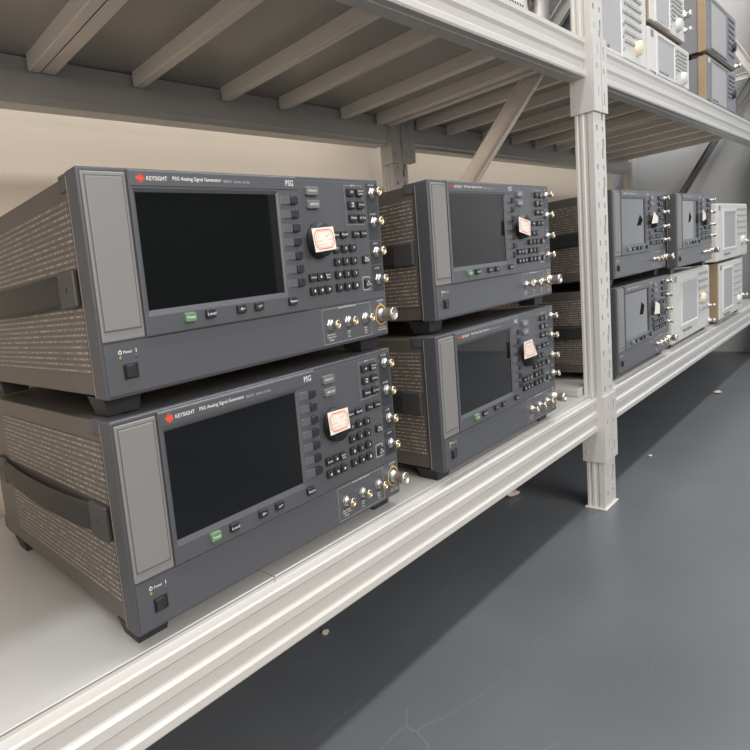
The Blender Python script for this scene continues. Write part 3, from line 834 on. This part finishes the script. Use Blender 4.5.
# ------------------------------------------------------------------ pale analyzers and others
def analyzer(name, x0, x1, z0, z1, y0, depth, fm, sm, tm, scr, label, cat, keyrows=6, knob=None, screen_mat='lcd', foot=6, conn=(), trim=20, feetmat='rubber', keymat='whitekey', tallknob=False, band=True):
    """front x0..x1, z0..z1; sides sm, front trim ring tm; scr=(u0,u1,v0,v1) fractions of the display"""
    g = empty(name, (x0, y0, z0)); w_, h_ = x1 - x0, z1 - z0
    bm = new(); box(bm, 3, w_ - 3, trim, depth, 3, h_ - 2, 2); obj('case', bm, sm, g)
    bm = new(); box(bm, 0, w_, 3, trim + 1, 0, h_, 2.5, 0); obj('front_trim', bm, tm, g)
    bm = new(); box(bm, 3, w_ - 3, 0, 5, 3, h_ - 3, 1.6, 0); obj('front_panel', bm, fm, g)
    u0, u1, v0, v1 = scr[0] * w_, scr[1] * w_, scr[2] * h_, scr[3] * h_
    bm = new()
    def rl(a, b, c, d, y): return [bm.verts.new(p) for p in ((a, y, c), (b, y, c), (b, y, d), (a, y, d))]
    ls = [rl(u0 - 10, u1 + 8, v0 - 9, v1 + 8, 0.4), rl(u0 - 9, u1 + 7, v0 - 8, v1 + 7, -3), rl(u0 - 3, u1 + 2, v0 - 3, v1 + 2, -3), rl(u0, u1, v0, v1, -0.6)]
    for a, b in zip(ls, ls[1:]):
        for i in range(4): bm.faces.new((a[i], a[(i + 1) % 4], b[(i + 1) % 4], b[i]))
    obj('display_bezel', bm, fm, g)
    bm = new(); box(bm, u0 - 1, u1 + 1, -1.2, 0.2, v0 - 1, v1 + 1); obj('display_screen', bm, screen_mat, g)
    n = 7
    for i in range(n):
        bm = new(); key_shape(bm, u1 + 16, v0 + (i + .5) * (v1 - v0) / n, 11, 7, 0.2, -3.4, 1.5); obj('softkey', bm, keymat, g)
    kx0 = u1 + 34
    cols = max(2, int((w_ - kx0 - 24) / 19))
    for r_ in range(keyrows):
        for c_ in range(cols):
            zc = h_ - 20 - r_ * (h_ - 40) / max(keyrows, 7); xc = kx0 + c_ * 19 + 4
            if knob and abs(xc - knob[0] * w_) < 26 and abs(zc - knob[1] * h_) < 24: continue
            bm = new(); key_shape(bm, xc, zc, 12.5, 7.5, 0.2, -3.4, 1.5); obj('key', bm, keymat, g)
    for i in range(4):
        bm = new(); key_shape(bm, u0 + 22 + i * 24, max(v0 - 22, 9), 11, 6, 0.2, -3, 1.4); obj('key', bm, 'silverkey', g)
    if knob:
        bm = new(); lathe(bm, knob[0] * w_, knob[1] * h_, [(17, 0), (16, -2), (15, -8), (13, -9.5), (.5, -9.5)], 28, KZ); obj('tuning_knob', bm, knob[2], g)
    for cu, cv, r_ in conn:
        bm = new(); lathe(bm, cu * w_, cv * h_, [(r_ * 1.3, 0), (r_ * 1.3, -3), (r_ * .8, -4), (r_ * .8, -9), (r_, -9.5), (r_, -15), (r_ * .6, -16)], 16, KZ); obj('connector', bm, 'chrome', g)
    if band:
        bm = new(); box(bm, 12, 34, -1, 1, h_ - 24, h_ - 8, 0.8); obj('name_badge', bm, 'greyfront' if fm == 'white' else 'white', g)
    if foot:
        for fx in (14, w_ - 44):
            for fy in (10, depth - 45):
                bm = new(); box(bm, fx, fx + 30, fy, fy + 30, -foot, 1, 2); obj('foot', bm, feetmat, g)
    tag(g, label, cat)
    return g

# white analyzer under the fourth generator
analyzer('spectrum_analyzer', 1781, 2228, -216, -21, -12, 330, 'white', 'white', 'white', (.20, .60, .25, .84), 'off-white analyzer with cream knob on the lower shelf, right of the third stack', 'analyzer',
         6, (.76, .50, 'cream'), 'lcd', 11.5, ((.97, .33, 5), (.97, .08, 7)), 26)
# pale pair at the far right
analyzer('spectrum_analyzer', 2310, 2830, -19, 171, -20, 330, 'white', 'white', 'white', (.16, .55, .22, .84), 'pale grey analyzer topping the tan-sided unit at the far right', 'analyzer',
         5, (.78, .30, 'white'), 'lcd', 5, ((.97, .26, 7),), 42)
analyzer('spectrum_analyzer', 2325, 2735, -216, -25, -20, 330, 'white', 'tan', 'tan', (.14, .52, .18, .86), 'pale-fronted analyzer with tan sides, lowest at the far right end', 'analyzer',
         6, (.78, .22, 'white'), 'lcd', 11.5, ((.97, .26, 7),), 60)
# upper shelf
analyzer('spectrum_analyzer', 1222, 1640, 499, 706, 2, 300, 'white', 'greycase', 'white', (.06, .50, .03, .95), 'large white analyzer on the upper shelf, just right of the slotted post', 'analyzer',
         8, (.80, .18, 'cream'), 'lcd', 12, (), 30, keymat='whitekey')
analyzer('spectrum_analyzer', 1656, 2062, 499, 609, 0, 300, 'white', 'white', 'white', (.16, .56, .06, .84), 'lower of two small white analyzers on the upper shelf', 'analyzer',
         6, (.80, .2, 'white'), 'lcd', 12, (), 26)
analyzer('spectrum_analyzer', 1664, 2014, 622, 742, 0, 300, 'white', 'tan', 'tan', (.14, .50, .10, .86), 'small white analyzer with tan underside, stacked on another on the upper shelf', 'analyzer',
         6, (.76, .28, 'white'), 'lcd', 12.5, ((.99, .62, 10), (.99, .28, 7)), 26)
analyzer('test_instrument', 2306, 2770, 499, 640, 0, 300, 'greyfront', 'greycase', 'tan', (.10, .62, .04, .88), 'lower blue-grey instrument with tan edge at the top right', 'instrument',
         6, (.86, .45, 'rubber'), 'lcd', 12, (), 22, keymat='greycase')
analyzer('test_instrument', 2306, 2770, 653, 830, 0, 300, 'greyfront', 'greycase', 'tan', (.10, .62, .10, .88), 'upper blue-grey instrument with tan edge, stacked at the top right', 'instrument',
         7, (.86, .40, 'rubber'), 'lcd', 12.5, ((.97, .06, 8),), 22, keymat='greycase')

# white spool on the upper shelf near the post, and a vented white box beside it
def spool():
    g = empty('cable_spool', (1112, 60, 576))
    R_, r_ = 88, 30
    for k_, yy in enumerate((0, 26)):
        bm = new()
        prof = [(r_, yy), (r_ + 2, yy - 2), (R_ - 3, yy - 2), (R_, yy), (R_, yy + 4), (R_ - 2, yy + 6), (r_, yy + 6), (r_, yy)]
        lathe(bm, 0, 0, prof, 56, 1.0, close=False)
        obj('flange', bm, 'white', g)
    bm = new(); lathe(bm, 0, 0, [(r_ + 4, 4), (r_ + 4, 28)], 40, close=False)
    lathe(bm, 0, 0, [(r_, 0), (r_, 32)], 40, close=False)
    obj('hub', bm, 'white', g)
    bm = new()
    lathe(bm, 0, 0, [(r_ - 0.5, 7), (0.5, 7)], 40)
    for i in range(5): lathe(bm, (-9, 8, 0, -4, 12)[i], (6, -4, -12, 2, 9)[i], [(11, 6.8), (12.5, 3.5), (9, 2), (8, 5)], 18, close=False)
    obj('hub_dark_core', bm, 'case', g)  # added dark disc and rings closing the hub so its hole looks dark
    bm = new()
    for i in range(4): lathe(bm, 0, 0, [(70, 6.5 + i * 5), (73, 9 + i * 5), (70, 11.5 + i * 5)], 40, close=False)
    obj('wound_cable', bm, 'rubber', g)
    tag(g, 'white round spool with a dark centre hole on the upper shelf, left of the post', 'spool')
spool()
g = empty('power_adapter', (882, 30, 487))
bm = new(); box(bm, 0, 110, 0, 90, 0.3, 74, 5); obj('housing', bm, 'white', g)
bm = new()
for i in range(9):
    for j in range(4): lathe(bm, 14 + i * 10.4, 16 + j * 14, [(3, -.25), (1, -.3)], 8)
obj('vent_holes', bm, 'black', g)
tag(g, 'white vented box with dark holes beside the white spool at the top edge', 'adapter')

# ------------------------------------------------------------------ crumbs on the floor
def crumb(x, y, s, label, seed):
    rnd = random.Random(seed)
    bm = new(); bmesh.ops.create_icosphere(bm, subdivisions=2, radius=1)
    for v in bm.verts:
        k_ = 1 + rnd.uniform(-.25, .25); v.co = Vector((v.co.x * s * k_ * 1.4, v.co.y * s * k_, (v.co.z * .4 + .36) * s * k_))
        v.co.z = max(v.co.z, 0.1)
    o = obj('crumb', bm, 'debris', None, (x, y, ZF)); tag(o, label, 'crumb')
crumb(408, 139, 5, 'pale brown crumb on the dark floor under the nearest front beam', 1)
crumb(1120, 150, 16, 'flat pale scrap on the floor just left of the slotted post', 2)
crumb(2394, -5, 10, 'small white scrap on the floor beneath the far shelf', 3)
crumb(1565, -4, 4, 'tiny white fleck on the floor right of the slotted post', 4)
